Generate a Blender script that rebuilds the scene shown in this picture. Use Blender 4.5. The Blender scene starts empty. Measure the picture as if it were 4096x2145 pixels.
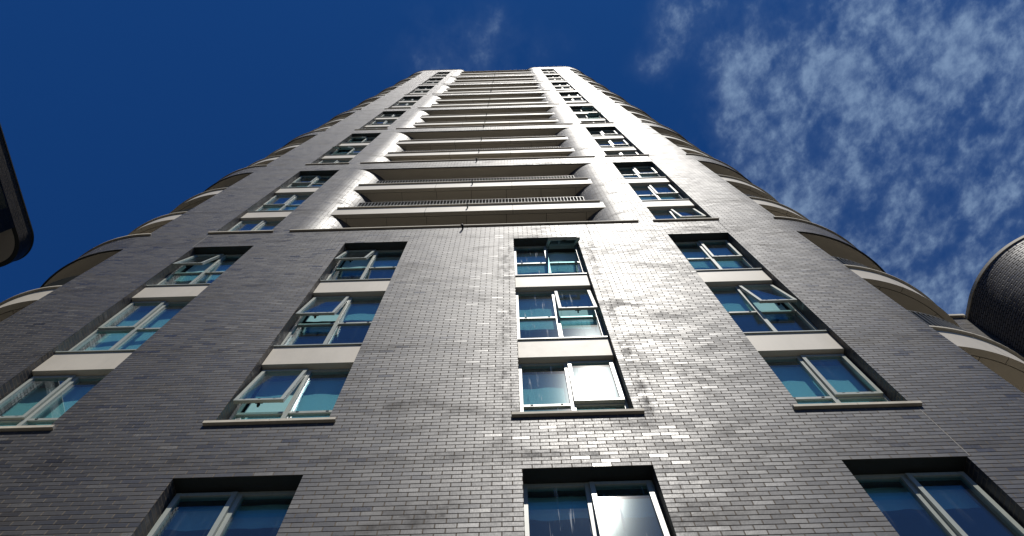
import bpy, math, random
from mathutils import Vector, Matrix
random.seed(7)
PI = math.pi
S = bpy.context.scene
COL = S.collection

# ------------------------------------------------------------------ camera, sky, sun, exposure
Z0 = 8.484                      # facade heights below are measured from the lowest window head
cam = bpy.data.cameras.new("camera")
cam.lens = 25.134; cam.sensor_width = 36.0; cam.clip_start = 0.05; cam.clip_end = 3000
camo = bpy.data.objects.new("camera", cam); COL.objects.link(camo)
camo.location = (-0.052, -4.7441, -6.8839 + Z0)
camo.rotation_mode = 'XYZ'
camo.rotation_euler = (2.81225879, 0.00889282, 0.02637624)
S.camera = camo

SUN_EL = math.radians(61.0); SUN_AZ = math.radians(12.5)      # azimuth measured from -Y towards +X
sl = bpy.data.lights.new("sun", 'SUN'); sl.energy = 4.6; sl.angle = math.radians(0.5)
sl.color = (1.0, 0.955, 0.88)
so = bpy.data.objects.new("sun", sl); COL.objects.link(so)
sdir = Vector((math.sin(SUN_AZ)*math.cos(SUN_EL), -math.cos(SUN_AZ)*math.cos(SUN_EL), math.sin(SUN_EL)))
so.rotation_euler = sdir.to_track_quat('Z', 'Y').to_euler()
so.location = sdir*200

S.view_settings.view_transform = 'Standard'; S.view_settings.look = 'None'
S.view_settings.gamma = 1.0; S.view_settings.exposure = 0.0
S.view_settings.use_curve_mapping = False

W = bpy.data.worlds.new("World"); S.world = W; W.use_nodes = True
nt = W.node_tree; nt.nodes.clear(); N = nt.nodes; L = nt.links
def wn(t, **k):
    n = N.new(t)
    for a, b in k.items(): setattr(n, a, b)
    return n
def wm(op, a=None, b=None, c=None):
    n = wn('ShaderNodeMath', operation=op)
    for i, v in enumerate((a, b, c)):
        if v is None: continue
        if isinstance(v, (int, float)): n.inputs[i].default_value = v
        else: L.new(v, n.inputs[i])
    return n.outputs[0]
sky = wn('ShaderNodeTexSky', sky_type='NISHITA'); sky.sun_disc = False
sky.sun_elevation = SUN_EL; sky.sun_rotation = PI - SUN_AZ
sky.air_density = 1.0; sky.dust_density = 0.3; sky.ozone_density = 2.5; sky.altitude = 200
tc = wn('ShaderNodeTexCoord')
sep = wn('ShaderNodeSeparateXYZ'); L.new(tc.outputs['Generated'], sep.inputs[0])
zc = wm('MAXIMUM', sep.outputs[2], 0.08)
px = wm('DIVIDE', sep.outputs[0], zc); py = wm('DIVIDE', sep.outputs[1], zc)
comb = wn('ShaderNodeCombineXYZ'); L.new(px, comb.inputs[0]); L.new(py, comb.inputs[1])
def wnoise(scale, detail, rough, off=(0, 0, 0), dist=0.0, sc=(1, 1, 1), rot=0.0):
    m = wn('ShaderNodeMapping'); m.inputs['Location'].default_value = off
    m.inputs['Scale'].default_value = sc; m.inputs['Rotation'].default_value = (0, 0, rot)
    L.new(comb.outputs[0], m.inputs['Vector'])
    n = wn('ShaderNodeTexNoise'); n.inputs['Scale'].default_value = scale; n.inputs['Detail'].default_value = detail
    n.inputs['Roughness'].default_value = rough; n.inputs['Distortion'].default_value = dist
    L.new(m.outputs[0], n.inputs['Vector'])
    return n.outputs[0]
def blob(x, y, rx, ry, amp, rot=0.0):
    dx = wm('SUBTRACT', px, x); dy = wm('SUBTRACT', py, y)
    c, s = math.cos(rot), math.sin(rot)
    u = wm('ADD', wm('MULTIPLY', dx, c/rx), wm('MULTIPLY', dy, s/rx))
    v = wm('ADD', wm('MULTIPLY', dx, -s/ry), wm('MULTIPLY', dy, c/ry))
    r2 = wm('ADD', wm('MULTIPLY', u, u), wm('MULTIPLY', v, v))
    return wm('MULTIPLY', wm('EXPONENT', wm('MULTIPLY', r2, -1.0)), amp)
mask = None
for bl in ((0.66, 0.16, 0.30, 0.30, 0.95), (0.47, 0.10, 0.13, 0.17, 0.75), (0.315, 0.10, 0.035, 0.11, 0.62),
           (0.228, -0.015, 0.045, 0.05, 0.78), (0.194, 0.058, 0.03, 0.022, 0.5), (0.38, 0.22, 0.12, 0.09, 0.6),
           (-0.05, 0.03, 0.13, 0.075, 0.50), (0.50, 0.30, 0.12, 0.12, 0.5), (0.62, 0.42, 0.25, 0.15, 0.7), (0.1, -1.2, 0.9, 0.5, 0.6)):
    b = blob(*bl); mask = b if mask is None else wm('ADD', mask, b)
mask = wm('MINIMUM', mask, 1.0)
def sstep(v, lo, hi):
    n = wn('ShaderNodeMapRange', interpolation_type='SMOOTHSTEP'); n.clamp = True
    L.new(v, n.inputs[0]); n.inputs[1].default_value = lo; n.inputs[2].default_value = hi
    return n.outputs[0]
big = wnoise(5.5, 4.0, 0.5, (3.7, 1.2, 0), 0.3, (1.0, 1.0, 1), 0.6)
cell = wnoise(15.0, 7.0, 0.56, (3.1, 1.7, 0), 0.12, (1.1, 0.9, 1), 0.7)
puff = wnoise(44.0, 6.0, 0.6, (0.4, 5.2, 0), 0.1, (1.1, 0.9, 1), 0.5)
body = wm('ADD', wm('MULTIPLY', cell, 0.62), wm('MULTIPLY', big, 0.38))
body = wm('ADD', body, wm('MULTIPLY', wm('SUBTRACT', mask, 0.72), 0.22))
body = wm('ADD', body, wm('MULTIPLY', wm('SUBTRACT', puff, 0.5), 0.26))
core = sstep(body, 0.455, 0.69)
dens = wm('MULTIPLY', core, wm('ADD', 0.38, wm('MULTIPLY', sstep(puff, 0.28, 0.75), 0.75)))
dens = wm('ADD', dens, wm('MULTIPLY', sstep(body, 0.28, 0.60), 0.20))
dens = wm('MULTIPLY', dens, sstep(mask, 0.12, 0.62))
dens = wm('MINIMUM', wm('MULTIPLY', dens, 0.43), 0.6)
hs = wn('ShaderNodeHueSaturation'); hs.inputs['Saturation'].default_value = 1.0; hs.inputs['Value'].default_value = 1.0
tint = wn('ShaderNodeMix', data_type='RGBA', blend_type='MULTIPLY'); tint.inputs[0].default_value = 1.0
L.new(sky.outputs[0], tint.inputs[6]); tint.inputs[7].default_value = (0.115, 0.465, 0.98, 1)
L.new(tint.outputs[2], hs.inputs['Color'])
mixc = wn('ShaderNodeMix', data_type='RGBA'); L.new(dens, mixc.inputs[0]); L.new(hs.outputs[0], mixc.inputs[6])
mixc.inputs[7].default_value = (5.6, 7.9, 11.0, 1)
bg = wn('ShaderNodeBackground'); bg.inputs['Strength'].default_value = 0.06
L.new(mixc.outputs[2], bg.inputs['Color'])
wo = wn('ShaderNodeOutputWorld'); L.new(bg.outputs[0], wo.inputs[0])

# ------------------------------------------------------------------ measured facade (metres)
P = 9.1253                      # three storeys
BAND = 1.165                    # brick band above each window group, up to the sill
COLS = {'A': (-7.458, -6.060), 'B': (-3.934, -2.465), 'C': (0.0, 1.4725), 'D': (3.592, 5.006)}
XL, XR = -9.10, 6.60            # where the side balconies cut into the front wall
LC, LR = -9.10, 3.10            # left corner: arc centre x, radius
RC, RR = 6.30, 3.50             # right corner
IL, IR, IRAD = -5.46, 3.02, 1.35  # piers that curve into the central balcony recess
BW, BH = 0.225, P/122
TOPZ = 8*P + 3.2
NG = 8
SP = ((3.036, 3.646), (6.130, 6.740))       # spandrel / slab edge heights inside one group
GROUND = -Z0

# ------------------------------------------------------------------ materials
def mat(name):
    m = bpy.data.materials.new(name); m.use_nodes = True
    t = m.node_tree; t.nodes.clear()
    return m, t
class T:
    def __init__(s, t): s.t = t
    def n(s, ty, **k):
        n = s.t.nodes.new(ty)
        for a, b in k.items(): setattr(n, a, b)
        return n
    def l(s, a, b): s.t.links.new(a, b)
    def put(s, inp, v):
        if isinstance(v, (int, float)): inp.default_value = v
        elif isinstance(v, (tuple, list)): inp.default_value = tuple(v) if len(v) != 3 or inp.type != 'RGBA' else (*v, 1)
        else: s.l(v, inp)
    def m(s, op, a, b=None, c=None, clamp=False):
        n = s.n('ShaderNodeMath', operation=op); n.use_clamp = clamp
        for i, v in enumerate((a, b, c)):
            if v is not None: s.put(n.inputs[i], v)
        return n.outputs[0]
    def mix(s, f, a, b, blend='MIX'):
        n = s.n('ShaderNodeMix', data_type='RGBA', blend_type=blend)
        s.put(n.inputs[0], f); s.put(n.inputs[6], a); s.put(n.inputs[7], b)
        return n.outputs[2]
    def noise(s, vec, scale, detail=4, rough=0.5, sc=(1, 1, 1), loc=(0, 0, 0), dist=0.0):
        mp = s.n('ShaderNodeMapping'); mp.inputs['Scale'].default_value = sc; mp.inputs['Location'].default_value = loc
        s.l(vec, mp.inputs['Vector'])
        n = s.n('ShaderNodeTexNoise'); s.l(mp.outputs[0], n.inputs['Vector'])
        n.inputs['Scale'].default_value = scale; n.inputs['Detail'].default_value = detail
        n.inputs['Roughness'].default_value = rough; n.inputs['Distortion'].default_value = dist
        return n.outputs[0]
    def ramp(s, v, lo, hi, a=0.0, b=1.0):
        n = s.n('ShaderNodeMapRange'); n.clamp = True
        s.put(n.inputs[0], v); n.inputs[1].default_value = lo; n.inputs[2].default_value = hi
        n.inputs[3].default_value = a; n.inputs[4].default_value = b
        return n.outputs[0]

def brick_material(name, dark=1.0, joint=1.0, jw=0.0066, gloss=1.0):
    m, t = mat(name); k = T(t)
    uv = k.n('ShaderNodeUVMap', uv_map='UVMap').outputs[0]
    # slight waviness of the joints
    wob = k.noise(uv, 9.0, 2, 0.5)
    off = k.n('ShaderNodeCombineXYZ'); k.l(k.m('MULTIPLY', k.m('SUBTRACT', wob, 0.5), 0.006), off.inputs[0])
    k.l(k.m('MULTIPLY', k.m('SUBTRACT', wob, 0.5), 0.004), off.inputs[1])
    va = k.n('ShaderNodeVectorMath', operation='ADD'); k.l(uv, va.inputs[0]); k.l(off.outputs[0], va.inputs[1])
    def brick(c1, c2, mo, ms=jw, sm=0.2):
        b = k.n('ShaderNodeTexBrick'); k.l(va.outputs[0], b.inputs['Vector'])
        b.offset = 0.5; b.offset_frequency = 2; b.squash = 1.0
        b.inputs['Color1'].default_value = (*c1, 1); b.inputs['Color2'].default_value = (*c2, 1); b.inputs['Mortar'].default_value = (*mo, 1)
        b.inputs['Scale'].default_value = 1.0; b.inputs['Mortar Size'].default_value = ms; b.inputs['Mortar Smooth'].default_value = sm
        b.inputs['Bias'].default_value = 0.0; b.inputs['Brick Width'].default_value = BW; b.inputs['Row Height'].default_value = BH
        return b
    rnd = brick((0, 0, 0), (1, 1, 1), (0.5, 0.5, 0.5))
    r = k.n('ShaderNodeSeparateColor'); k.l(rnd.outputs[0], r.inputs[0]); r = r.outputs[0]
    fac = rnd.outputs['Fac']
    # second random value per brick from the white noise of the first
    w2 = k.n('ShaderNodeTexWhiteNoise', noise_dimensions='1D'); k.l(r, w2.inputs['W']); r2 = w2.outputs[0]
    w3 = k.n('ShaderNodeTexWhiteNoise', noise_dimensions='1D'); k.l(k.m('ADD', r, 7.3), w3.inputs['W']); r3 = w3.outputs[0]
    blotch = k.noise(uv, 0.55, 5, 0.6, (1.0, 2.6, 1), (4, 2, 0), 0.6)
    blotch2 = k.noise(uv, 2.2, 5, 0.65, (1.0, 1.5, 1), (1, 7, 0), 0.4)
    fine = k.noise(uv, 60.0, 3, 0.6, (1.0, 0.35, 1))
    med = k.noise(uv, 14.0, 4, 0.6)
    stain = k.m('MULTIPLY', k.ramp(blotch, 0.50, 0.68), k.ramp(blotch2, 0.38, 0.62))
    sv = k.n('ShaderNodeSeparateXYZ'); k.l(uv, sv.inputs[0])
    md = k.m('ABSOLUTE', k.m('SUBTRACT', k.m('FRACT', k.m('ADD', k.m('DIVIDE', sv.outputs[1], P/3), 0.40)), 0.5))
    course = k.m('MULTIPLY', k.ramp(md, 0.015, 0.085, 1.0, 0.0), k.ramp(k.noise(uv, 3.4, 5, 0.65, (0.6, 1.2, 1), (2, 2, 0)), 0.40, 0.66, 0.0, 1.0))
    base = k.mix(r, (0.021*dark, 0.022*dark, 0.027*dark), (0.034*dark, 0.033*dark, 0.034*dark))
    # a few bluish, almost black bricks
    blue = k.m('MULTIPLY', k.m('LESS_THAN', r2, 0.12), 0.75)
    base = k.mix(blue, base, (0.017*dark, 0.021*dark, 0.033*dark))
    base = k.mix(k.m('MULTIPLY', k.ramp(med, 0.35, 0.75), 0.3), base, (0.062*dark, 0.058*dark, 0.055*dark))
    base = k.mix(k.m('MULTIPLY', course, 0.45), base, (0.024*dark, 0.021*dark, 0.019*dark))
    def gs(c, w_): 
        d_ = k.m('DIVIDE', k.m('SUBTRACT', sv.outputs[0], c), w_); return k.m('EXPONENT', k.m('MULTIPLY', k.m('MULTIPLY', d_, d_), -1.0))
    drip = k.m('ADD', gs(1.66, 0.16), k.m('MULTIPLY', gs(-0.16, 0.2), 0.8))
    drip = k.m('MULTIPLY', drip, k.m('MULTIPLY', k.ramp(sv.outputs[1], -1.2, 0.9), k.ramp(sv.outputs[1], 8.6, 9.0, 1.0, 0.0)))
    drip = k.m('MULTIPLY', drip, k.ramp(k.noise(uv, 7.0, 5, 0.7, (1, 0.5, 1)), 0.42, 0.6))
    drip = k.m('MULTIPLY', drip, k.ramp(k.noise(uv, 0.9, 2, 0.5, (1, 1, 1), (3, 9, 0)), 0.4, 0.6, 0.15, 1.0))
    stain = k.m('MAXIMUM', stain, drip)
    base = k.mix(k.m('MULTIPLY', stain, 0.6), base, (0.040*dark, 0.034*dark, 0.029*dark))
    # lime bloom / efflorescence on single bricks
    pale = k.m('MULTIPLY', k.m('GREATER_THAN', r2, 0.975), k.ramp(fine, 0.35, 0.65, 0.1, 0.5))
    base = k.mix(k.m('MULTIPLY', pale, k.ramp(blotch2, 0.42, 0.6)), base, (0.20*dark, 0.19*dark, 0.17*dark))
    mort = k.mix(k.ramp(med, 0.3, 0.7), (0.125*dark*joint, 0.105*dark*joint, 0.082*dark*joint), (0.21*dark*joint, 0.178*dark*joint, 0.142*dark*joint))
    col = k.mix(fac, base, mort)
    rough = k.m('SUBTRACT', k.m('ADD', 0.46, k.m('MULTIPLY', r2, 0.08)), k.m('MULTIPLY', k.m('GREATER_THAN', r3, 0.95), 0.13))
    rough = k.m('ADD', rough, k.m('MULTIPLY', k.m('SUBTRACT', fine, 0.5), 0.25))
    rough = k.m('ADD', rough, k.m('MULTIPLY', stain, 0.14))
    rough = k.m('ADD', rough, k.m('MULTIPLY', fac, 0.45), None, True)
    spec = k.m('MULTIPLY', k.m('SUBTRACT', 1.0, fac), k.m('SUBTRACT', 0.50, k.m('ADD', k.m('MULTIPLY', stain, 0.24), k.m('MULTIPLY', course, 0.22))))
    # each brick laid a hair out of plane: shift its shading normal up or down
    geo = k.n('ShaderNodeNewGeometry')
    h = k.m('ADD', k.m('MULTIPLY', k.m('SUBTRACT', 1.0, fac), 0.0035), k.m('MULTIPLY', fine, 0.0005))
    h = k.m('ADD', h, k.m('MULTIPLY', med, 0.0011))
    h = k.m('ADD', h, k.m('MULTIPLY', blotch2, 0.0022))
    bump = k.n('ShaderNodeBump'); bump.inputs['Strength'].default_value = 0.85; bump.inputs['Distance'].default_value = 1.0
    k.l(h, bump.inputs['Height'])
    tilt = k.n('ShaderNodeCombineXYZ')
    k.l(k.m('MULTIPLY', k.m('SUBTRACT', r2, 0.5), 0.05), tilt.inputs[0])
    k.l(k.m('MULTIPLY', k.m('SUBTRACT', r, 0.5), 0.07), tilt.inputs[2])
    add = k.n('ShaderNodeVectorMath', operation='ADD'); k.l(bump.outputs[0], add.inputs[0]); k.l(tilt.outputs[0], add.inputs[1])
    nrm = k.n('ShaderNodeVectorMath', operation='NORMALIZE'); k.l(add.outputs[0], nrm.inputs[0])
    b = k.n('ShaderNodeBsdfPrincipled')
    k.l(col, b.inputs['Base Color']); k.l(k.m('ADD', rough, 0.09, None, True), b.inputs['Roughness']); k.l(k.m('MULTIPLY', spec, 1.12*gloss), b.inputs['Specular IOR Level'])
    k.l(k.m('MULTIPLY', k.m('MULTIPLY', spec, k.m('SUBTRACT', 1.0, fac)), 0.62*gloss), b.inputs['Coat Weight']); k.l(k.m('SUBTRACT', rough, 0.08), b.inputs['Coat Roughness'])
    k.l(nrm.outputs[0], b.inputs['Coat Normal'])
    b.inputs['IOR'].default_value = 1.5
    k.l(nrm.outputs[0], b.inputs['Normal'])
    o = k.n('ShaderNodeOutputMaterial'); k.l(b.outputs[0], o.inputs[0])
    return m

def plain(name, c, rough=0.5, spec=0.5, metal=0.0, var=0.08, scale=3.0, grime=None, streak=0.0):
    m, t = mat(name); k = T(t)
    tcn = k.n('ShaderNodeTexCoord').outputs['Object']
    n = k.noise(tcn, scale, 5, 0.6)
    n2 = k.noise(tcn, scale*9, 3, 0.6)
    v = k.m('ADD', k.m('MULTIPLY', n, 0.7), k.m('MULTIPLY', n2, 0.3))
    a = tuple(x*(1-var) for x in c); bb = tuple(min(1, x*(1+var)) for x in c)
    col = k.mix(k.ramp(v, 0.3, 0.7), a, bb)
    if grime:
        g = k.ramp(k.noise(tcn, 1.7, 6, 0.65, (1, 1, 0.35)), 0.48, 0.72)
        col = k.mix(k.m('MULTIPLY', g, grime[0]), col, grime[1])
    if streak:
        st = k.ramp(k.noise(tcn, 22.0, 3, 0.6, (1, 1, 0.06)), 0.5, 0.75)
        col = k.mix(k.m('MULTIPLY', st, streak), col, tuple(x*0.55 for x in c))
    b = k.n('ShaderNodeBsdfPrincipled'); k.l(col, b.inputs['Base Color'])
    k.l(k.m('ADD', rough, k.m('MULTIPLY', k.m('SUBTRACT', v, 0.5), 0.15)), b.inputs['Roughness'])
    b.inputs['Metallic'].default_value = metal; b.inputs['Specular IOR Level'].default_value = spec
    bump = k.n('ShaderNodeBump'); bump.inputs['Strength'].default_value = 0.25; bump.inputs['Distance'].default_value = 0.002
    k.l(v, bump.inputs['Height']); k.l(bump.outputs[0], b.inputs['Normal'])
    o = k.n('ShaderNodeOutputMaterial'); k.l(b.outputs[0], o.inputs[0])
    return m

def glass_material(name, streaks):
    m, t = mat(name); k = T(t)
    geo = k.n('ShaderNodeNewGeometry')
    tcn = k.n('ShaderNodeTexCoord').outputs['Object']
    ior = k.m('ADD', 1.52, k.m('MULTIPLY', geo.outputs['Backfacing'], 1/1.52-1.52))
    fr = k.n('ShaderNodeFresnel'); k.l(ior, fr.inputs['IOR'])
    bump = k.n('ShaderNodeBump'); bump.inputs['Strength'].default_value = 0.010; bump.inputs['Distance'].default_value = 0.02
    k.l(k.noise(tcn, 1.6, 2, 0.5), bump.inputs['Height'])
    k.l(bump.outputs[0], fr.inputs['Normal'])
    tr = k.n('ShaderNodeBsdfTransparent'); tr.inputs[0].default_value = (0.64, 0.84, 0.86, 1)
    g1 = k.n('ShaderNodeBsdfAnisotropic'); g1.inputs['Roughness'].default_value = 0.0; g1.inputs['Color'].default_value = (0.92, 0.96, 1, 1)
    k.l(bump.outputs[0], g1.inputs['Normal'])
    mx = k.n('ShaderNodeMixShader'); k.l(k.m('MULTIPLY', fr.outputs[0], 1.5, None, True), mx.inputs[0])
    k.l(tr.outputs[0], mx.inputs[1]); k.l(g1.outputs[0], mx.inputs[2])
    # thin film of dust gives the sun a soft halo
    g2 = k.n('ShaderNodeBsdfAnisotropic'); g2.inputs['Roughness'].default_value = 0.12; g2.inputs['Color'].default_value = (1, 0.97, 0.95, 1)
    mx2 = k.n('ShaderNodeMixShader'); mx2.inputs[0].default_value = 0.008
    k.l(mx.outputs[0], mx2.inputs[1]); k.l(g2.outputs[0], mx2.inputs[2])
    # dried water runs and spots
    d = k.n('ShaderNodeBsdfDiffuse'); d.inputs[0].default_value = (0.62, 0.66, 0.70, 1)
    runs = k.ramp(k.noise(tcn, 17.0, 4, 0.62, (1, 1, 0.045), (streaks*3, 0, 0), 0.35), 0.60, 0.66)
    lim = k.ramp(k.noise(tcn, 3.0, 3, 0.6, (1, 1, 0.5)), 0.42, 0.58)
    spots = k.ramp(k.noise(tcn, 42.0, 3, 0.7), 0.74, 0.80)
    f = k.m('ADD', k.m('MULTIPLY', k.m('MULTIPLY', runs, lim), 0.85*streaks), k.m('MULTIPLY', spots, 0.10+0.25*streaks))
    f = k.m('ADD', f, 0.012, None, True)
    mx3 = k.n('ShaderNodeMixShader'); k.l(f, mx3.inputs[0]); k.l(mx2.outputs[0], mx3.inputs[1]); k.l(d.outputs[0], mx3.inputs[2])
    o = k.n('ShaderNodeOutputMaterial'); k.l(mx3.outputs[0], o.inputs[0])
    return m

M = {}
M['brick'] = brick_material('glazed_brick')
M['brick3'] = brick_material('round_block_brick', 2.3, 0.06, 0.011)
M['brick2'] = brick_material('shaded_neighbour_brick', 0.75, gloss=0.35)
M['cream'] = plain('cream_render_panel', (0.52, 0.475, 0.395), 0.55, 0.35, var=0.05, scale=2.0, streak=0.10, grime=(0.4, (0.40, 0.365, 0.30)))
M['soffit'] = plain('soffit_board', (0.52, 0.47, 0.385), 0.6, 0.3, var=0.06, scale=1.2)
M['stone'] = plain('pale_stone', (0.52, 0.47, 0.375), 0.7, 0.3, var=0.14, scale=6.0, grime=(0.5, (0.28, 0.24, 0.185)))
M['frame'] = plain('grey_green_aluminium', (0.33, 0.355, 0.315), 0.38, 0.5, var=0.06, scale=5.0, streak=0.35)
M['rail'] = plain('painted_steel', (0.30, 0.30, 0.28), 0.4, 0.5, var=0.05)
M['railgreen'] = plain('green_grey_steel', (0.10, 0.125, 0.115), 0.4, 0.5, var=0.08)
M['dark'] = plain('dark_metal', (0.022, 0.026, 0.024), 0.5, 0.4, var=0.2)
M['infill'] = plain('dark_mesh_panel', (0.008, 0.010, 0.010), 0.9, 0.04, var=0.2)
M['gap'] = plain('black_gasket', (0.006, 0.006, 0.006), 0.8, 0.2, var=0.2)
M['blind'] = plain('pale_fabric', (0.80, 0.83, 0.80), 0.9, 0.1, var=0.04)
M['room'] = plain('interior_lining', (0.06, 0.06, 0.058), 0.9, 0.1, var=0.08)
M['seal'] = plain('joint_sealant', (0.24, 0.23, 0.21), 0.8, 0.2, var=0.15)
M['darkglass'] = plain('tinted_glass', (0.012, 0.017, 0.018), 0.06, 0.6, var=0.3)
M['roof'] = plain('grey_roof_felt', (0.16, 0.16, 0.16), 0.85, 0.2)
M['asphalt'] = plain('paving', (0.062, 0.060, 0.056), 0.85, 0.3, var=0.25, scale=0.7)
M['glass'] = glass_material('window_glass', 0.03)
M['glass_streaked'] = glass_material('streaked_window_glass', 0.55)

# ------------------------------------------------------------------ mesh helpers
class MB:
    def __init__(s): s.v = []; s.f = []; s.uv = []; s.mi = []; s.sm = []
    def quad(s, a, b, c, d, uv=None, mi=0, sm=False):
        i = len(s.v); s.v += [a, b, c, d]; s.f.append((i, i+1, i+2, i+3))
        s.uv.append(uv or ((0, 0), (1, 0), (1, 1), (0, 1))); s.mi.append(mi); s.sm.append(sm)
    def box(s, x0, x1, y0, y1, z0, z1, mi=0):
        q = s.quad
        q((x0, y0, z0), (x1, y0, z0), (x1, y0, z1), (x0, y0, z1), ((x0, z0), (x1, z0), (x1, z1), (x0, z1)), mi)
        q((x1, y1, z0), (x0, y1, z0), (x0, y1, z1), (x1, y1, z1), ((x1, z0), (x0, z0), (x0, z1), (x1, z1)), mi)
        q((x0, y1, z0), (x0, y0, z0), (x0, y0, z1), (x0, y1, z1), ((y1, z0), (y0, z0), (y0, z1), (y1, z1)), mi)
        q((x1, y0, z0), (x1, y1, z0), (x1, y1, z1), (x1, y0, z1), ((y0, z0), (y1, z0), (y1, z1), (y0, z1)), mi)
        q((x0, y1, z0), (x1, y1, z0), (x1, y0, z0), (x0, y0, z0), None, mi)
        q((x0, y0, z1), (x1, y0, z1), (x1, y1, z1), (x0, y1, z1), None, mi)
    def obox(s, o, ux, uy, uz, mi=0):            # oriented box from corner o and three edge vectors
        o = Vector(o); ux = Vector(ux); uy = Vector(uy); uz = Vector(uz)
        c = [o, o+ux, o+ux+uy, o+uy, o+uz, o+ux+uz, o+ux+uy+uz, o+uy+uz]
        for a, b, d, e in ((0, 3, 2, 1), (4, 5, 6, 7), (0, 1, 5, 4), (1, 2, 6, 5), (2, 3, 7, 6), (3, 0, 4, 7)):
            s.quad(tuple(c[a]), tuple(c[b]), tuple(c[d]), tuple(c[e]), None, mi)
    def strip(s, path, z0, z1, mi=0, sm=True, u0=0.0, flip=False):    # vertical wall along a plan path, shared vertices
        i = len(s.v); u = u0; us = []
        for k, p in enumerate(path):
            if k: u += math.dist(p, path[k-1])
            us.append(u); s.v += [(p[0], p[1], z0), (p[0], p[1], z1)]
        for k in range(len(path)-1):
            a = i+2*k
            f = (a, a+2, a+3, a+1); uv = ((us[k], z0), (us[k+1], z0), (us[k+1], z1), (us[k], z1))
            if flip: f = f[::-1]; uv = uv[::-1]
            s.f.append(f); s.uv.append(uv); s.mi.append(mi); s.sm.append(sm)
    def ring(s, pa, pb, z0, z1, mi=0):           # solid between outer path pa and inner path pb
        s.strip(pa, z0, z1, mi); s.strip(pb, z0, z1, mi, flip=True)
        for k in range(len(pa)-1):
            a, b, c, d = pa[k], pa[k+1], pb[k+1], pb[k]
            s.quad((*a, z1), (*b, z1), (*c, z1), (*d, z1), None, mi)
            s.quad((*d, z0), (*c, z0), (*b, z0), (*a, z0), None, mi)
        for a, b in ((pa[0], pb[0]), (pa[-1], pb[-1])):
            s.quad((*a, z0), (*b, z0), (*b, z1), (*a, z1), None, mi)
    def tube(s, pts, r, n=8, mi=0):
        rings = []
        for k, p in enumerate(pts):
            p = Vector(p)
            d = (Vector(pts[min(k+1, len(pts)-1)])-Vector(pts[max(k-1, 0)])).normalized()
            a = d.cross(Vector((0.3, 0.2, 1))).normalized(); b = d.cross(a)
            rings.append([tuple(p+a*r*math.cos(2*PI*j/n)+b*r*math.sin(2*PI*j/n)) for j in range(n)])
        i = len(s.v)
        for rg in rings: s.v += rg
        for k in range(len(rings)-1):
            for j in range(n):
                a = i+k*n+j; b = i+k*n+(j+1) % n
                s.f.append((a, b, b+n, a+n)); s.uv.append(((0, 0), (1, 0), (1, 1), (0, 1))); s.mi.append(mi); s.sm.append(True)
        for k in (0, len(rings)-1):
            s.f.append(tuple(i+k*n+j for j in range(n))); s.uv.append(tuple((0, 0) for _ in range(n))); s.mi.append(mi); s.sm.append(False)
    def mesh(s, name, mats):
        me = bpy.data.meshes.new(name); me.from_pydata(s.v, [], s.f)
        uvl = me.uv_layers.new(name='UVMap'); k = 0
        for fu in s.uv:
            for c in fu: uvl.data[k].uv = c; k += 1
        for p, mi, sm in zip(me.polygons, s.mi, s.sm): p.material_index = mi; p.use_smooth = sm
        for m in mats: me.materials.append(m)
        me.update(); return me

def link(name, data, parent=None, loc=(0, 0, 0), rot=None):
    o = bpy.data.objects.new(name, data); COL.objects.link(o)
    if parent is not None: o.parent = parent
    o.location = loc
    if rot: o.rotation_euler = rot
    return o
def thing(name, label, cat, loc):
    o = bpy.data.objects.new(name, None); COL.objects.link(o); o.location = loc
    o.empty_display_size = 1; o['label'] = label; o['category'] = cat
    return o

# parts of the tower are modelled in facade coordinates; this brings them to the tower's base point
TB = Vector((-1.25, 6.0, 0.0))
tower = thing('apartment_tower', 'tall dark glazed-brick apartment tower with rounded corners, cream balconies and three-storey window bays', 'building', TB)
OFF = Vector((0, 0, Z0)) - TB
def tpart(name, mb, mats, parent=None):
    if parent is None: return link(name, mb.mesh(name, mats), tower, OFF)
    return link(name, mb.mesh(name, mats), parent, (0, 0, 0))

# ------------------------------------------------------------------ plan paths
def side_path(side, off=0.0, t0=0.0, t1=90.0, tail=0.0, n=None, flat=None):
    C, R = (LC, LR) if side < 0 else (RC, RR)
    r = R-off; pts = []
    if flat is not None: pts.append((flat, off))
    n = n or max(4, int((t1-t0)/3.0))
    for k in range(n+1):
        t = math.radians(t0+(t1-t0)*k/n)
        pts.append((C+side*r*math.sin(t), R-r*math.cos(t)))
    if tail: pts.append((C+side*r, R+tail))
    return pts
def inner_path(side, tail_to=1.8, n=22):       # side -1: left pier (curves to the right and back)
    X = IL if side < 0 else IR; sg = 1 if side < 0 else -1
    pts = [(X+sg*IRAD*math.sin(PI/2*k/n), IRAD-IRAD*math.cos(PI/2*k/n)) for k in range(n+1)]
    pts.append((pts[-1][0], tail_to)); return pts
T0R = math.degrees(math.asin((XR-RC)/RR)); T0L = 0.0
BACK = 14.0

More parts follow.
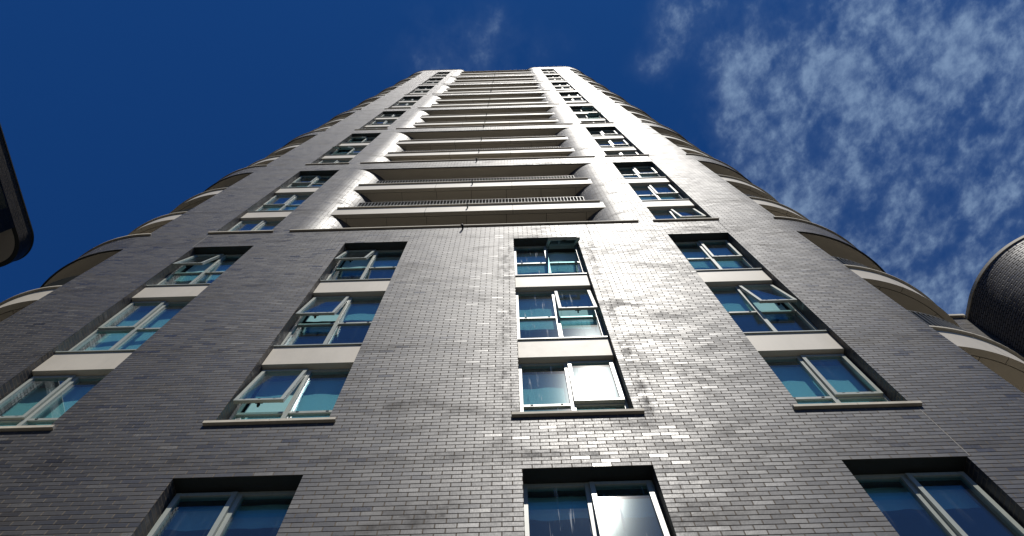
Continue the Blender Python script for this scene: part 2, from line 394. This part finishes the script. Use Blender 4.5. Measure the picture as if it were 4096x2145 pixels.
# ------------------------------------------------------------------ brick walls
bw = MB()
GROOVE_TOP = 4*P+0.6
def courses(z0, z1):
    # brick faces and the recessed bed joints between them: (za, zb, recessed)
    h = 0.0062; out = []; k = math.floor(z0/BH); z = z0
    while z < z1-1e-6:
        j = k*BH
        for a, b, rec in ((j, j+h, 1), (j+h, j+BH-h, 0), (j+BH-h, j+BH, 1)):
            a2, b2 = max(a, z0), min(b, z1)
            if b2 > a2+1e-6: out.append([a2, b2, rec])
        k += 1; z = k*BH
    m = [out[0]]
    for o in out[1:]:
        if o[2] == m[-1][2]: m[-1][1] = o[1]
        else: m.append(o)
    return m
GD = 0.0035
_strip = bw.strip
def gstrip(path, z0, z1, mi=0, sm=True, u0=0.0, flip=False):
    if z0 >= GROOVE_TOP-0.01: return _strip(path, z0, z1, mi, sm, u0, flip)
    # path moved inwards by the joint depth
    inn = []
    for i, p in enumerate(path):
        a = path[max(0, i-1)]; b = path[min(len(path)-1, i+1)]
        d = (b[0]-a[0], b[1]-a[1]); l = math.hypot(*d)
        inn.append((p[0]-d[1]/l*GD, p[1]+d[0]/l*GD))
    for a, b, rec in courses(z0, z1):
        _strip(inn if rec else path, a, b, mi, sm, u0, flip)
        if rec:
            u = u0
            for i in range(len(path)-1):
                du = math.dist(path[i], path[i+1])
                p, q, p2, q2 = path[i], path[i+1], inn[i], inn[i+1]
                bw.quad((*p2, b), (*q2, b), (*q, b), (*p, b), ((u, b), (u+du, b), (u+du, b), (u, b)))
                bw.quad((*p, a), (*q, a), (*q2, a), (*p2, a), ((u, a), (u+du, a), (u+du, a), (u, a)))
                u += du
bw.strip = gstrip
def wflat(x0, x1, z0, z1):
    if z0 < GROOVE_TOP-0.01: return bw.strip([(x0, 0.0), (x1, 0.0)], z0, z1, u0=x0, sm=False)
    bw.quad((x0, 0, z0), (x1, 0, z0), (x1, 0, z1), (x0, 0, z1), ((x0, z0), (x1, z0), (x1, z1), (x0, z1)))
def wside(side, z0, z1, t0, full=True):
    p = side_path(side, 0, t0, 90, BACK-(LR if side < 0 else RR), n=24)
    C, R = (LC, LR) if side < 0 else (RC, RR)
    s0 = R*math.radians(t0)
    if side > 0: bw.strip(p, z0, z1, u0=RC+s0)
    else: bw.strip(p[::-1], z0, z1, u0=LC-(sum(math.dist(a, b) for a, b in zip(p, p[1:]))+s0))
def wtail(side, z0, z1):                        # the straight side wall behind the side balconies
    C, R = (LC, LR) if side < 0 else (RC, RR)
    x = C+side*R
    p = [(x, R+1.6), (x, BACK)]
    bw.strip(p if side > 0 else p[::-1], z0, z1)
    q = [(x, R+1.6), (C+side*(R-1.8), R+1.6)]
    bw.strip(q if side < 0 else q[::-1], z0, z1)
def band(z0, z1, centre=True):
    if centre: wflat(LC, RC, z0, z1)
    else:
        wflat(LC, IL, z0, z1); wflat(IR, RC, z0, z1)
        for sd in (-1, 1):
            p = inner_path(sd, BACK)
            bw.strip(p if sd < 0 else p[::-1], z0, z1, u0=IL if sd < 0 else IR-(IRAD*PI/2+BACK-IRAD))
    wside(-1, z0, z1, 0); wside(1, z0, z1, 0)
def reveal(x0, x1, z0, z1, d=0.235):
    # brick cheeks at both ends of an opening
    bw.quad((x0, 0, z0), (x0, d, z0), (x0, d, z1), (x0, 0, z1), ((x0, z0), (x0+d, z0), (x0+d, z1), (x0, z1)))
    bw.quad((x1, d, z0), (x1, 0, z0), (x1, 0, z1), (x1, d, z1), ((x1-d, z0), (x1, z0), (x1, z1), (x1-d, z1)))
def sidecheek(z0, z1):
    for x, y, s in ((XL, 0.0, -1), (XR, RR-RR*math.cos(math.radians(T0R)), 1)):
        p = [(x, y), (x, 1.85)]
        bw.strip(p if s > 0 else p[::-1], z0, z1)
        wtail(s, z0, z1)
wflat(LC, RC, GROUND, -P+BAND); wside(-1, GROUND, -P+BAND, 0); wside(1, GROUND, -P+BAND, 0)
groups = range(-1, 8)          # opening zone g: z from g*P+BAND to (g+1)*P
for g in groups:
    z0, z1 = g*P+BAND, (g+1)*P
    if g <= 0: xs = [XL, *COLS['A'], *COLS['B'], *COLS['C'], *COLS['D']]; cols = 'ABCD'
    else: xs = [XL, *COLS['A'], IL, IR, *COLS['D']]; cols = 'AD'
    xs.append(RC)
    for i in range(0, len(xs), 2): wflat(xs[i], xs[i+1], z0, z1)
    # little curved piece of front wall between the flat and the right-hand balcony
    bw.strip(side_path(1, 0, 0, T0R, 0, n=2), z0, z1, u0=RC)
    for c in cols: reveal(*COLS[c], z0, z1)
    sidecheek(z0, z1)
    if g >= 1:
        for sd in (-1, 1):
            p = inner_path(sd, 1.8 if g < 7 else BACK)
            bw.strip(p if sd < 0 else p[::-1], z0, z1, u0=IL if sd < 0 else IR-(IRAD*PI/2+p[-1][1]-IRAD))
    if g < 7: band(z1, z1+BAND)
band(8*P, TOPZ, False)
# the wall core behind the front skin, so that the balconies do not let the sky through
bw.strip([(RC+RR, BACK), (LC-LR, BACK)], GROUND, 7*P+BAND)
bw.strip([(IL+IRAD, BACK), (LC-LR, BACK)], 7*P+BAND, TOPZ); bw.strip([(RC+RR, BACK), (IR-IRAD, BACK)], 7*P+BAND, TOPZ)
tpart('brick_wall', bw, [M['brick']])

# roof slabs
rf = MB()
rf.box(IL+0.9, IR-0.9, 0.23, BACK-0.05, 7*P+0.3, 7*P+0.5); tpart('roof', rf, [M['roof']])
for sd in (-1, 1):
    C, R = (LC, LR) if sd < 0 else (RC, RR)
    po = side_path(sd, 0.05, 0, 90, BACK-0.1-R); ip = [(x-(0.05 if sd < 0 else -0.05), y) for x, y in inner_path(sd, BACK-0.1)]
    poly = [(*p, TOPZ-0.4) for p in po[::-1]] + [(*p, TOPZ-0.4) for p in ip] if sd < 0 else [(*p, TOPZ-0.4) for p in ip[::-1]] + [(*p, TOPZ-0.4) for p in po]
    rf = MB(); i = len(rf.v); rf.v += poly; rf.f.append(tuple(range(i, i+len(poly)))); rf.uv.append(tuple((0, 0) for _ in poly)); rf.mi.append(0); rf.sm.append(False)
    tpart('roof', rf, [M['roof']])

# parapet copings of the two rounded heads
for sd in (-1, 1):
    def head(off):
        C, R = (LC, LR) if sd < 0 else (RC, RR)
        o_ = side_path(sd, off, 0, 90, BACK-R)
        X = IL if sd < 0 else IR; sg = 1 if sd < 0 else -1; r = IRAD-off
        ip = [(X+sg*r*math.sin(PI/2*k/22), IRAD-r*math.cos(PI/2*k/22)) for k in range(23)] + [(X+sg*r, BACK)]
        return o_[::-1]+ip if sd < 0 else ip[::-1]+o_
    cp = MB(); cp.ring(head(-0.05), head(0.28), TOPZ+0.002, TOPZ+0.07)
    tpart('parapet_coping', cp, [M['dark']])

# ------------------------------------------------------------------ sills and string courses
JX = 0.004
def stone_run(x0, x1, zt, n, name='window_sill'):
    mb = MB(); w = (x1-x0)/n
    for i in range(n):
        mb.box(x0+i*w+(JX/2 if i else 0), x0+(i+1)*w-(JX/2 if i < n-1 else 0), -0.047, 0.22, zt-0.052, zt)
    mb.box(x0+0.01, x1-0.01, -0.035, 0.2, zt-0.046, zt-0.006)
    return tpart(name, mb, [M['stone']])
for g in groups:
    zt = g*P+BAND+0.002
    for c in ('ABCD' if g <= 0 else 'AD'):
        stone_run(COLS[c][0]-0.11, COLS[c][1]+0.11, zt, 2)
    if g >= 1: stone_run(-5.545, 3.118, zt, 14, 'string_course')
    for sd in (-1, 1):
        mb = MB(); C, R = (LC, LR) if sd < 0 else (RC, RR)
        X = XL+0.11 if sd < 0 else XR-0.12
        nseg = 7
        segs = [0.0] + [90.0*(i+1)/nseg for i in range(nseg)]
        for i in range(nseg):
            a, b = segs[i]+(0.06 if i else 0), segs[i+1]-0.06
            fl = X if i == 0 and sd < 0 else None
            if i == 0 and sd > 0: a = math.degrees(math.asin((X-RC)/RR))
            mb.ring(side_path(sd, -0.047, a, b, 0, 5, fl), side_path(sd, 0.22, a, b, 0, 5, fl), zt-0.052, zt)
        t = [(C+sd*(R+0.047), R), (C+sd*(R+0.047), R+1.8)]; u = [(C+sd*(R-0.22), R), (C+sd*(R-0.22), R+1.8)]
        mb.ring(t, u, zt-0.052, zt)
        tpart('string_course', mb, [M['stone']])

# ------------------------------------------------------------------ balconies
def railing_line(pts_fn, length, zb, top=1.10, pitch=0.118, bar=0.009):
    mb = MB(); n = max(2, int(length/pitch))
    for i in range(n+1):
        x, y, tx, ty = pts_fn(i/n)
        mb.obox((x-tx*bar/2+ty*0.018, y-ty*bar/2-tx*0.018, zb+0.03), (tx*bar, ty*bar, 0), (-ty*0.036, tx*0.036, 0), (0, 0, top-0.04))
    m = max(8, int(length/0.25)) if length < 7.4 else 40
    P0 = [pts_fn(i/m) for i in range(m+1)]
    for zz, hh in ((zb+0.03, 0.012), (zb+top-0.02, 0.014)):
        a = [(x+ty*0.022, y-tx*0.022) for x, y, tx, ty in P0]; b = [(x-ty*0.022, y+tx*0.022) for x, y, tx, ty in P0]
        mb.ring(a, b, zz, zz+hh)
    a = [(x-ty*0.028, y+tx*0.028) for x, y, tx, ty in P0]; b = [(x-ty*0.036, y+tx*0.036) for x, y, tx, ty in P0]
    mb.ring(a, b, zb+0.03, zb+top-0.01, 1)
    return mb
def central_balcony(g, k):
    zb, zt = g*P+SP[k][0], g*P+SP[k][1]
    b = MB()
    # fascia panels with open joints, then the slab behind them
    xs = [-5.30, -2.409, 0.015, 2.86]
    for i in range(3):
        b.box(xs[i]+(0.005 if i else 0), xs[i+1]-(0.005 if i < 2 else 0), 0.083, 0.20, zb, zt-0.003)
    b.box(-5.25, 2.8, 0.09, 0.19, zb+0.006, zt-0.01, 1)
    b.box(-5.0, 2.6, 0.212, 1.80, zb+0.05, zt-0.1)
    o = tpart('balcony', b, [M['cream'], M['gap']])
    sf = MB(); xj = [-4.9]+[-4.57+1.1*i for i in range(0, 7)]+[2.5]
    for i in range(len(xj)-1): sf.box(xj[i]+0.006, xj[i+1]-0.006, 0.212, 1.79, zb+0.002, zb+0.03)
    sf.box(-4.9, 2.5, 0.205, 1.80, zb+0.034, zb+0.046, 1)
    tpart('soffit_panels', sf, [M['soffit'], M['gap']], o)
    cp = MB(); n = 7; x0, x1 = -4.935, 2.475; w = (x1-x0)/n
    for i in range(n): cp.box(x0+i*w+0.002*(i > 0), x0+(i+1)*w-0.002*(i < n-1), 0.030, 0.36, zt, zt+0.045)
    tpart('coping', cp, [M['stone']], o)
    rl = railing_line(lambda t: (-4.53+6.64*t, 0.20, 1.0, 0.0), 6.64, zt+0.045, pitch=0.095, bar=0.009)
    tpart('railing', rl, [M['rail'], M['infill']], o)
    sp = MB(); sp.tube([(-1.246, 0.16, zb+0.34), (-1.246, -0.01, zb+0.34), (-1.25, -0.035, zb+0.30)], 0.021)
    tpart('water_spout', sp, [M['railgreen']], o)
    return o
for g in range(1, 8):
    z0, z1 = g*P+BAND, (g+1)*P
    if g < 7 or True:
        for k in (0, 1): central_balcony(g, k)
    # head soffit of the recess and the glazed wall at its back
    hs_ = MB(); hs_.box(-4.98, 2.54, 0.045, 1.80, z1+0.004, z1+0.28); hs_.box(-5.44, 3.0, 0.008, 0.040, z1+0.012, z1+0.05, 1)
    hs_.box(-5.40, -4.985, 0.045, 1.80, z1+0.004, z1+0.28); hs_.box(2.545, 2.96, 0.045, 1.80, z1+0.004, z1+0.28)
    tpart('recess_soffit', hs_, [M['soffit'], M['dark']])
    gw = MB(); gw.box(-4.2, 1.75, 1.80, 1.9, z0-1.0, z1, 0)
    for i in range(8): gw.box(-4.1+i*0.81, -4.04+i*0.81, 1.755, 1.798, z0-0.9, z1-0.01, 1)
    tpart('glazed_wall', gw, [M['darkglass'], M['frame']])
    # inner face of the brick parapet and the balcony floor behind it
    pf = MB(); pf.box(-5.3, 2.9, 0.19, 0.205, g*P+0.285, g*P+BAND-0.06)
    tpart('parapet_lining', pf, [M['cream']])
    # spout under the string course
    sp = MB(); zz = g*P+0.93
    sp.tube([(-1.237, 0.02, zz), (-1.237, -0.10, zz), (-1.242, -0.118, zz-0.02), (-1.256, -0.128, zz-0.10)], 0.024)
    tpart('water_spout', sp, [M['dark']])

def side_balcony(sd, g, k):
    zb, zt = g*P+SP[k][0], g*P+SP[k][1]
    C, R = (LC, LR) if sd < 0 else (RC, RR); t0 = T0L if sd < 0 else T0R-1.0
    t00 = t0 if sd > 0 else 0
    def pth(off, a, b, n=None, tail=0.0): return side_path(sd, off, a, b, tail, n)
    b = MB(); js = [t00, 22, 52, 90]
    fl = (XL+0.05) if sd < 0 else None
    for i in range(3):
        a_, b_ = js[i]+(0.09 if i else 0), js[i+1]-(0.09 if i < 2 else 0)
        tl = 1.58 if i == 2 else 0
        f_ = fl if i == 0 else None
        b.ring(side_path(sd, 0.083, a_, b_, tl, 10, f_), side_path(sd, 0.20, a_, b_, tl, 10, f_), zb, zt-0.003)
    b.ring(side_path(sd, 0.09, t00, 90, 1.5, 30, fl), side_path(sd, 0.19, t00, 90, 1.5, 30, fl), zb+0.006, zt-0.01, 1)
    b.ring(side_path(sd, 0.212, t00, 90, 1.5, 30, fl), side_path(sd, 1.80, t00, 90, 1.5, 30, fl), zb+0.05, zt-0.1)
    o = tpart('balcony', b, [M['cream'], M['gap']])
    sf = MB()
    jj = [t00, 14.5, 38, 62, 90]
    for i in range(4):
        sf.ring(side_path(sd, 0.212, jj[i]+0.12, jj[i+1]-0.12, 0, 8), side_path(sd, 1.78, jj[i]+0.12, jj[i+1]-0.12, 0, 8), zb+0.002, zb+0.03)
    sf.ring([(C+sd*(R-0.212), R+0.01), (C+sd*(R-0.212), R+1.5)], [(C+sd*(R-1.78), R+0.01), (C+sd*(R-1.78), R+1.5)], zb+0.002, zb+0.03)
    sf.ring(side_path(sd, 0.205, t00, 90, 1.5, 30), side_path(sd, 1.80, t00, 90, 1.5, 30), zb+0.034, zb+0.046, 1)
    tpart('soffit_panels', sf, [M['soffit'], M['gap']], o)
    cp = MB(); n = 6
    for i in range(n):
        a_ = t00+(90-t00)*i/n+(0.05 if i else 0.2); b_ = t00+(90-t00)*(i+1)/n-0.05
        cp.ring(side_path(sd, 0.030, a_, b_, 0, 5), side_path(sd, 0.36, a_, b_, 0, 5), zt, zt+0.045)
    cp.ring([(C+sd*(R-0.03), R+0.004), (C+sd*(R-0.03), R+1.58)], [(C+sd*(R-0.36), R+0.004), (C+sd*(R-0.36), R+1.58)], zt, zt+0.045)
    tpart('coping', cp, [M['stone']], o)
    r = R-0.20
    def fn(t):
        a = math.radians(t00+0.6+(89-t00)*t)
        return (C+sd*r*math.sin(a), R-r*math.cos(a), sd*math.cos(a), math.sin(a))
    rl = railing_line(fn, r*math.radians(89-t00), zt+0.045, pitch=0.095, bar=0.009)
    tpart('railing', rl, [M['rail'] if sd > 0 else M['railgreen'], M['infill']], o)
    return o
for g in range(-1, 8):
    z0, z1 = g*P+BAND, (g+1)*P
    for sd in (-1, 1):
        if g >= 0:
            for k in (0, 1): side_balcony(sd, g, k)
        C, R = (LC, LR) if sd < 0 else (RC, RR); t00 = 0 if sd < 0 else T0R-1.0
        fl = XL+0.05 if sd < 0 else None
        h = MB(); h.ring(side_path(sd, 0.045, t00, 90, 1.55, 30, fl), side_path(sd, 1.80, t00, 90, 1.55, 30, fl), z1+0.004, z1+0.28)
        h.ring(side_path(sd, 0.008, t00 if sd < 0 else T0R, 90, 1.55, 30), side_path(sd, 0.040, t00 if sd < 0 else T0R, 90, 1.55, 30), z1+0.012, z1+0.05, 1)
        h.ring(side_path(sd, 0.19, t00, 90, 1.5, 30, fl), side_path(sd, 0.205, t00, 90, 1.5, 30, fl), z1+0.285, z1+BAND-0.06)
        tpart('recess_soffit', h, [M['soffit'], M['dark']])
        gw = MB()
        p = side_path(sd, 1.80, t00, 90, 1.6, 24); gw.strip(p if sd > 0 else p[::-1], z0-0.9, z1, 0)
        for i in range(9):
            a = math.radians(t00+4+10*i); r = R-1.79
            cx_, cy_ = C+sd*r*math.sin(a), R-r*math.cos(a)
            gw.obox((cx_-0.03, cy_-0.03, z0-0.85), (0.06, 0, 0), (0, 0.06, 0), (0, 0, z1-z0+0.84), 1)
        tpart('glazed_wall', gw, [M['darkglass'], M['dark']])

# vertical movement joints in the bands
for g in range(0, 8):
    for x in ((1.81, -4.30, 5.045, -7.50) if g >= 1 else (5.045, -7.50, -4.1)):
        if g == 0 and x == -4.1: continue
        m_ = MB(); zt = g*P+BAND-0.13; m_.box(x-0.007, x+0.007, -0.002, 0.01, g*P+0.01, zt)
        tpart('movement_joint', m_, [M['seal']])

# ------------------------------------------------------------------ windows
FY = 0.20                      # front of the frame
def window(col, g, k, state):
    # k 0 bottom, 1 middle, 2 top of the group; state = opening angle of the top-hung sash in degrees
    x0, x1 = COLS[col]; w = x1-x0
    zb = g*P+(BAND if k == 0 else SP[k-1][1]+0.035); zt = g*P+(SP[k][0] if k < 2 else P)
    tr = g*P+(1.755, 4.83, 7.88)[k]             # centre of the transom
    H = zt-zb; t = tr-zb
    left = col in 'AB'                          # which light opens
    xm = w*0.5-0.005 if not left else w*0.5+0.005
    fr = MB()
    J = 0.05
    fr.box(0.004, J, 0, 0.075, 0.002, H-0.002); fr.box(w-J, w-0.004, 0, 0.075, 0.002, H-0.002)
    fr.box(xm-0.034, xm+0.034, 0.002, 0.073, 0.004, H-0.004)
    for a, b in ((J, xm-0.034), (xm+0.034, w-J)):
        fr.box(a, b, 0.004, 0.071, H-0.055, H-0.003)
        fr.box(a, b, 0.004, 0.071, 0.003, 0.045)
        fr.box(a, b, 0.004, 0.071, t-0.026, t+0.026)
    # inner bead of the fixed lights, drainage slots
    fx0, fx1 = (xm+0.034, w-J) if left else (J, xm-0.034)
    for q in (0.18, 0.82): fr.box(fx0+(fx1-fx0)*q-0.02, fx0+(fx1-fx0)*q+0.02, -0.0025, 0.004, t-0.004, t+0.010, 1)
    win = link('window', fr.mesh('window', [M['frame'], M['gap']]), tower, Vector((x0, FY, zb))+OFF)
    gm = M['glass_streaked'] if col == 'C' else M['glass']
    gl = MB()
    gl.box(fx0-0.005, fx1+0.005, 0.030, 0.052, t+0.02, H-0.05)
    ox0, ox1 = (J, xm-0.034) if left else (xm+0.034, w-J)
    for a, b in ((fx0, fx1), (ox0, ox1)): gl.box(a-0.005, b+0.005, 0.030, 0.052, 0.04, t-0.02)
    link('glass_pane', gl.mesh('glass_pane', [gm]), win)
    # sash
    sh = MB(); sw = ox1-ox0+0.03; shh = H-0.055-(t+0.026)+0.035; f = 0.055
    sh.box(0, f, -0.03, 0.022, -shh, 0); sh.box(sw-f, sw, -0.03, 0.022, -shh, 0)
    sh.box(f, sw-f, -0.028, 0.020, -0.05, -0.001); sh.box(f, sw-f, -0.028, 0.020, -shh+0.001, -shh+f)
    for q in (0.2, 0.5, 0.8): sh.box(sw*q-0.018, sw*q+0.018, -0.0305, -0.02, -shh+0.004+0.035, -shh+0.046, 2)
    sh.box(f-0.006, sw-f+0.006, -0.008, 0.010, -shh+f-0.006, -0.044, 1)
    if state > 2:                                # stay arms and handle at the foot of an open sash
        sh.box(sw*0.5-0.05, sw*0.5+0.05, 0.022, 0.034, -shh+0.012, -shh+0.04, 2)
        sh.box(sw*0.5-0.011, sw*0.5+0.011, 0.022, 0.060, -shh-0.05, -shh+0.03, 2)
    sash = link('sash', sh.mesh('sash', [M['frame'], gm, M['gap']]), win, (ox0-0.015, -0.002, H-0.055+0.012), (math.radians(-state), 0, 0))
    if state > 2: sash['label'] = 'top-hung sash pushed open'
    if state > 2:
        # closed inner edge of the outer frame seen under the open sash
        st = MB(); L_ = 0.30; a = math.radians(state)
        for xx in (ox0+0.02, ox1-0.035):
            zt_ = H-0.20
            st.obox((xx, 0.01, zt_-0.25), (0.012, 0, 0), (0, -math.sin(a)*0.45-0.01, 0.25-0.45*math.cos(a)), (0, 0, 0.022))
        link('window_stay', st.mesh('window_stay', [M['dark']]), win)
    # inside: blind and dark lining
    bl = MB(); rr = random.Random(ord(col)*31+g*7+k*3); 
    drop = {('A', 0, 0): 9, ('A', 0, 1): 2.2, ('A', 0, 2): 1.3, ('B', 0, 0): 9, ('B', 0, 1): 0.8, ('B', 0, 2): 0.75, ('C', 0, 1): 1.45, ('C', 0, 2): 1.55, ('D', 0, 0): 9, ('D', 0, 1): 1.05, ('D', 0, 2): 1.5}.get((col, g, k), 0.42 if g < 0 else rr.choice((9, 9, 1.2, 1.6)))
    zlow = max(0.05, H-drop)
    nseg = 18; pts = []
    for i in range(nseg+1):
        x = 0.03+(w-0.06)*i/nseg
        pts.append((x, 0.17+0.006*math.sin(i*0.9+g), zlow+0.012*math.sin(i*0.7+k)+0.006*math.sin(i*1.9)))
    for i in range(nseg):
        a, b = pts[i], pts[i+1]
        bl.quad(a, b, (b[0], b[1], H-0.03), (a[0], a[1], H-0.03), sm=True)
        bl.quad((b[0], b[1]+0.004, b[2]), (a[0], a[1]+0.004, a[2]), (a[0], a[1]+0.004, H-0.03), (b[0], b[1]+0.004, H-0.03), sm=True)
    link('blind', bl.mesh('blind', [M['blind']]), win)
    ln = MB(); D = 0.9
    ln.quad((0, 0.07, 0), (0, D, 0), (0, D, H), (0, 0.07, H)); ln.quad((w, D, 0), (w, 0.07, 0), (w, 0.07, H), (w, D, H))
    ln.quad((0, 0.07, H), (0, D, H), (w, D, H), (w, 0.07, H)); ln.quad((0, 0.07, 0), (w, 0.07, 0), (w, D, 0), (0, D, 0))
    ln.quad((0, D, 0), (w, D, 0), (w, D, H), (0, D, H))
    link('inner_lining', ln.mesh('inner_lining', [M['room']]), win)
    return win
STATE = {('A', 0, 2): 8.5, ('A', 0, 1): 0.0, ('A', 0, 0): 0.0, ('B', 0, 2): 9, ('B', 0, 1): 7.5, ('B', 0, 0): 7.5,
         ('C', 0, 2): 24, ('C', 0, 1): 6, ('C', 0, 0): 0.9, ('D', 0, 2): 0, ('D', 0, 1): 7.5, ('D', 0, 0): 0.2,
         ('C', -1, 2): 4.0, ('B', -1, 2): 0.5, ('D', -1, 2): 1.0, ('A', 1, 2): 0.6, ('D', 1, 0): 5, ('D', 1, 1): 0.5,
         ('A', 2, 2): 9, ('A', 2, 1): 11, ('A', 2, 0): 1, ('D', 3, 2): 12, ('D', 3, 1): 12}
for g in groups:
    for c in ('ABCD' if g <= 0 else 'AD'):
        x0, x1 = COLS[c]
        for k in (2, 1, 0):
            window(c, g, k, STATE.get((c, g, k), 0.0))
        for k in (0, 1):
            zb, zt = g*P+SP[k][0], g*P+SP[k][1]
            s_ = MB(); s_.box(x0+0.006, x1-0.006, 0.10, 0.234, zb, zt)
            sp_ = tpart('spandrel_panel', s_, [M['cream']])
            tm = MB(); tm.box(x0+0.004, x1-0.004, 0.072, 0.232, zt+0.002, zt+0.030)
            tpart('metal_trim', tm, [M['frame']], sp_)
        hd = MB(); hd.box(x0+0.001, x1-0.001, 0.004, 0.24, (g+1)*P+0.002, (g+1)*P+0.03)
        tpart('window_lintel', hd, [M['dark']])

# ------------------------------------------------------------------ ground
gm_ = MB(); gm_.quad((-400, -400, 0), (400, -400, 0), (400, 400, 0), (-400, 400, 0))
go = link('ground', gm_.mesh('ground', [M['asphalt']])); go['kind'] = 'structure'

# ------------------------------------------------------------------ dark block on the left
CZ = 1.6                        # eye height
def rounded(xf, y0, yc, r, xend, off, n=18):   # wall facing +x, corner turning away towards -x
    pts = [(xf-off-0.052*(yc-y0), y0)]
    for k in range(n+1):
        a = PI/2*k/n
        pts.append((xf-r+(r-off)*math.cos(a), yc+(r-off)*math.sin(a)))
    pts.append((xend, yc+r-off)); return pts
LH = CZ+24.0; LS = CZ+23.3      # roof edge, underside of the roof band
LX, LY, LRAD = -16.66, 1.60, 1.10
def LXat(y): return LX-0.052*(LY-y)
lb = thing('dark_brick_building', 'dark brick neighbouring block in shade at the left edge, rounded corner with balcony underside', 'building', (-24, -8, 0))
LO = Vector((24, 8, 0))
w_ = MB()
w_.strip(rounded(LX, -30.0, LY, LRAD, -34.0, 0.0), LS, LH)
w_.strip([(LXat(-30), -30), (LXat(1.27), 1.27), (LX-1.8, 1.27), (LX-1.8, 1.0), (-34, 1.0)], 0, LS)
w_.strip([(-34, LY+LRAD), (-34, -30), (LXat(-30), -30)], 0, LH)
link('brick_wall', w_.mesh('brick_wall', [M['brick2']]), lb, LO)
r_ = MB(); r_.box(-33.9, LX-1.8, -29.9, LY+LRAD-0.1, LH-0.5, LH-0.4); link('roof', r_.mesh('roof', [M['roof']]), lb, LO)
c_ = MB(); c_.ring(rounded(LX, -30, LY, LRAD, -34, -0.03), rounded(LX, -30, LY, LRAD, -34, 0.3), LH+0.002, LH+0.05)
link('parapet_coping', c_.mesh('parapet_coping', [M['dark']]), lb, LO)
s_ = MB()
a = rounded(LX, 1.28, LY, LRAD, -33.9, 0.16)
s_.ring(a, [(LX-1.79, 1.28)]+[(max(-33.9, min(LX-1.79, p[0]-1.2)), 1.29) for p in a[1:]], LS+0.004, LS+0.2)
s_.ring(rounded(LX, 1.28, LY, LRAD, -33.9, 0.002), rounded(LX, 1.28, LY, LRAD, -33.9, 0.155), LS+0.006, LS+0.05, 1)
link('balcony_soffit', s_.mesh('balcony_soffit', [M['soffit'], M['dark']]), lb, LO)
for j in range(3):
    zt_ = CZ+23.2-3.05*j
    w2_ = MB(); y0_, y1_ = -2.3, 0.57
    xa, xb = LXat(y0_), LXat(y1_)
    w2_.obox((xa-0.03, y0_, zt_-2.2), (xb-xa, y1_-y0_, 0), (0.034, 0, 0), (0, 0, 2.2))
    ym = (y0_+y1_)/2; w2_.obox((LXat(ym)-0.01, ym, zt_-2.18), (0.002, 0.06, 0), (0.03, 0, 0), (0, 0, 2.16), 1)
    link('window', w2_.mesh('window', [M['darkglass'], M['dark']]), lb, LO)

# ------------------------------------------------------------------ round-ended brick block on the right
KF = 0.87
RZ = CZ+19.65*KF
rb = thing('round_ended_building', 'lower dark brick block with bulging rounded end and pale coping at the right edge', 'building', (17.5, 8, 0))
RO = Vector((-17.5, -8, 0))
cx_, cy_, rr_ = 15.75*KF, (3.45+4.744)*KF-4.744, 2.2*KF
def stadium(off, n=30):
    r = rr_-off; pts = [(cx_+7.0, cy_-r)]
    for k in range(n+1):
        a = -PI/2-PI/2*k/n
        pts.append((cx_+r*math.cos(a), cy_+r*math.sin(a)))
    pts.append((cx_-r, 16.0)); return pts
w_ = MB(); w_.strip(stadium(0)[::-1], 0, RZ)
w_.strip([(cx_+7, 16), (cx_+7, cy_-rr_)][::-1], 0, RZ); w_.strip([(cx_-rr_, 16), (cx_+7, 16)][::-1], 0, RZ)
link('brick_wall', w_.mesh('brick_wall', [M['brick3']]), rb, RO)
c_ = MB(); c_.ring(stadium(-0.025), stadium(0.3), RZ+0.002, RZ+0.10); link('parapet_coping', c_.mesh('parapet_coping', [M['stone']]), rb, RO)
r_ = MB(); r_.box(cx_, cx_+6.9, cy_-rr_+0.1, 15.9, RZ-0.4, RZ-0.3); link('roof', r_.mesh('roof', [M['roof']]), rb, RO)
KZ = CZ+(12.90+6.884)*KF; KY = (4.0+4.744)*KF-4.744
k_ = MB(); k_.box(9.86, cx_-rr_-0.01, KY, KY+0.3, 0, KZ)
link('link_wall', k_.mesh('link_wall', [M['brick']]), rb, RO)
k_ = MB(); k_.box(9.86, cx_-rr_-0.01, KY-0.07, KY+0.37, KZ+0.002, KZ+0.09)
link('wall_coping', k_.mesh('wall_coping', [M['stone']]), rb, RO)
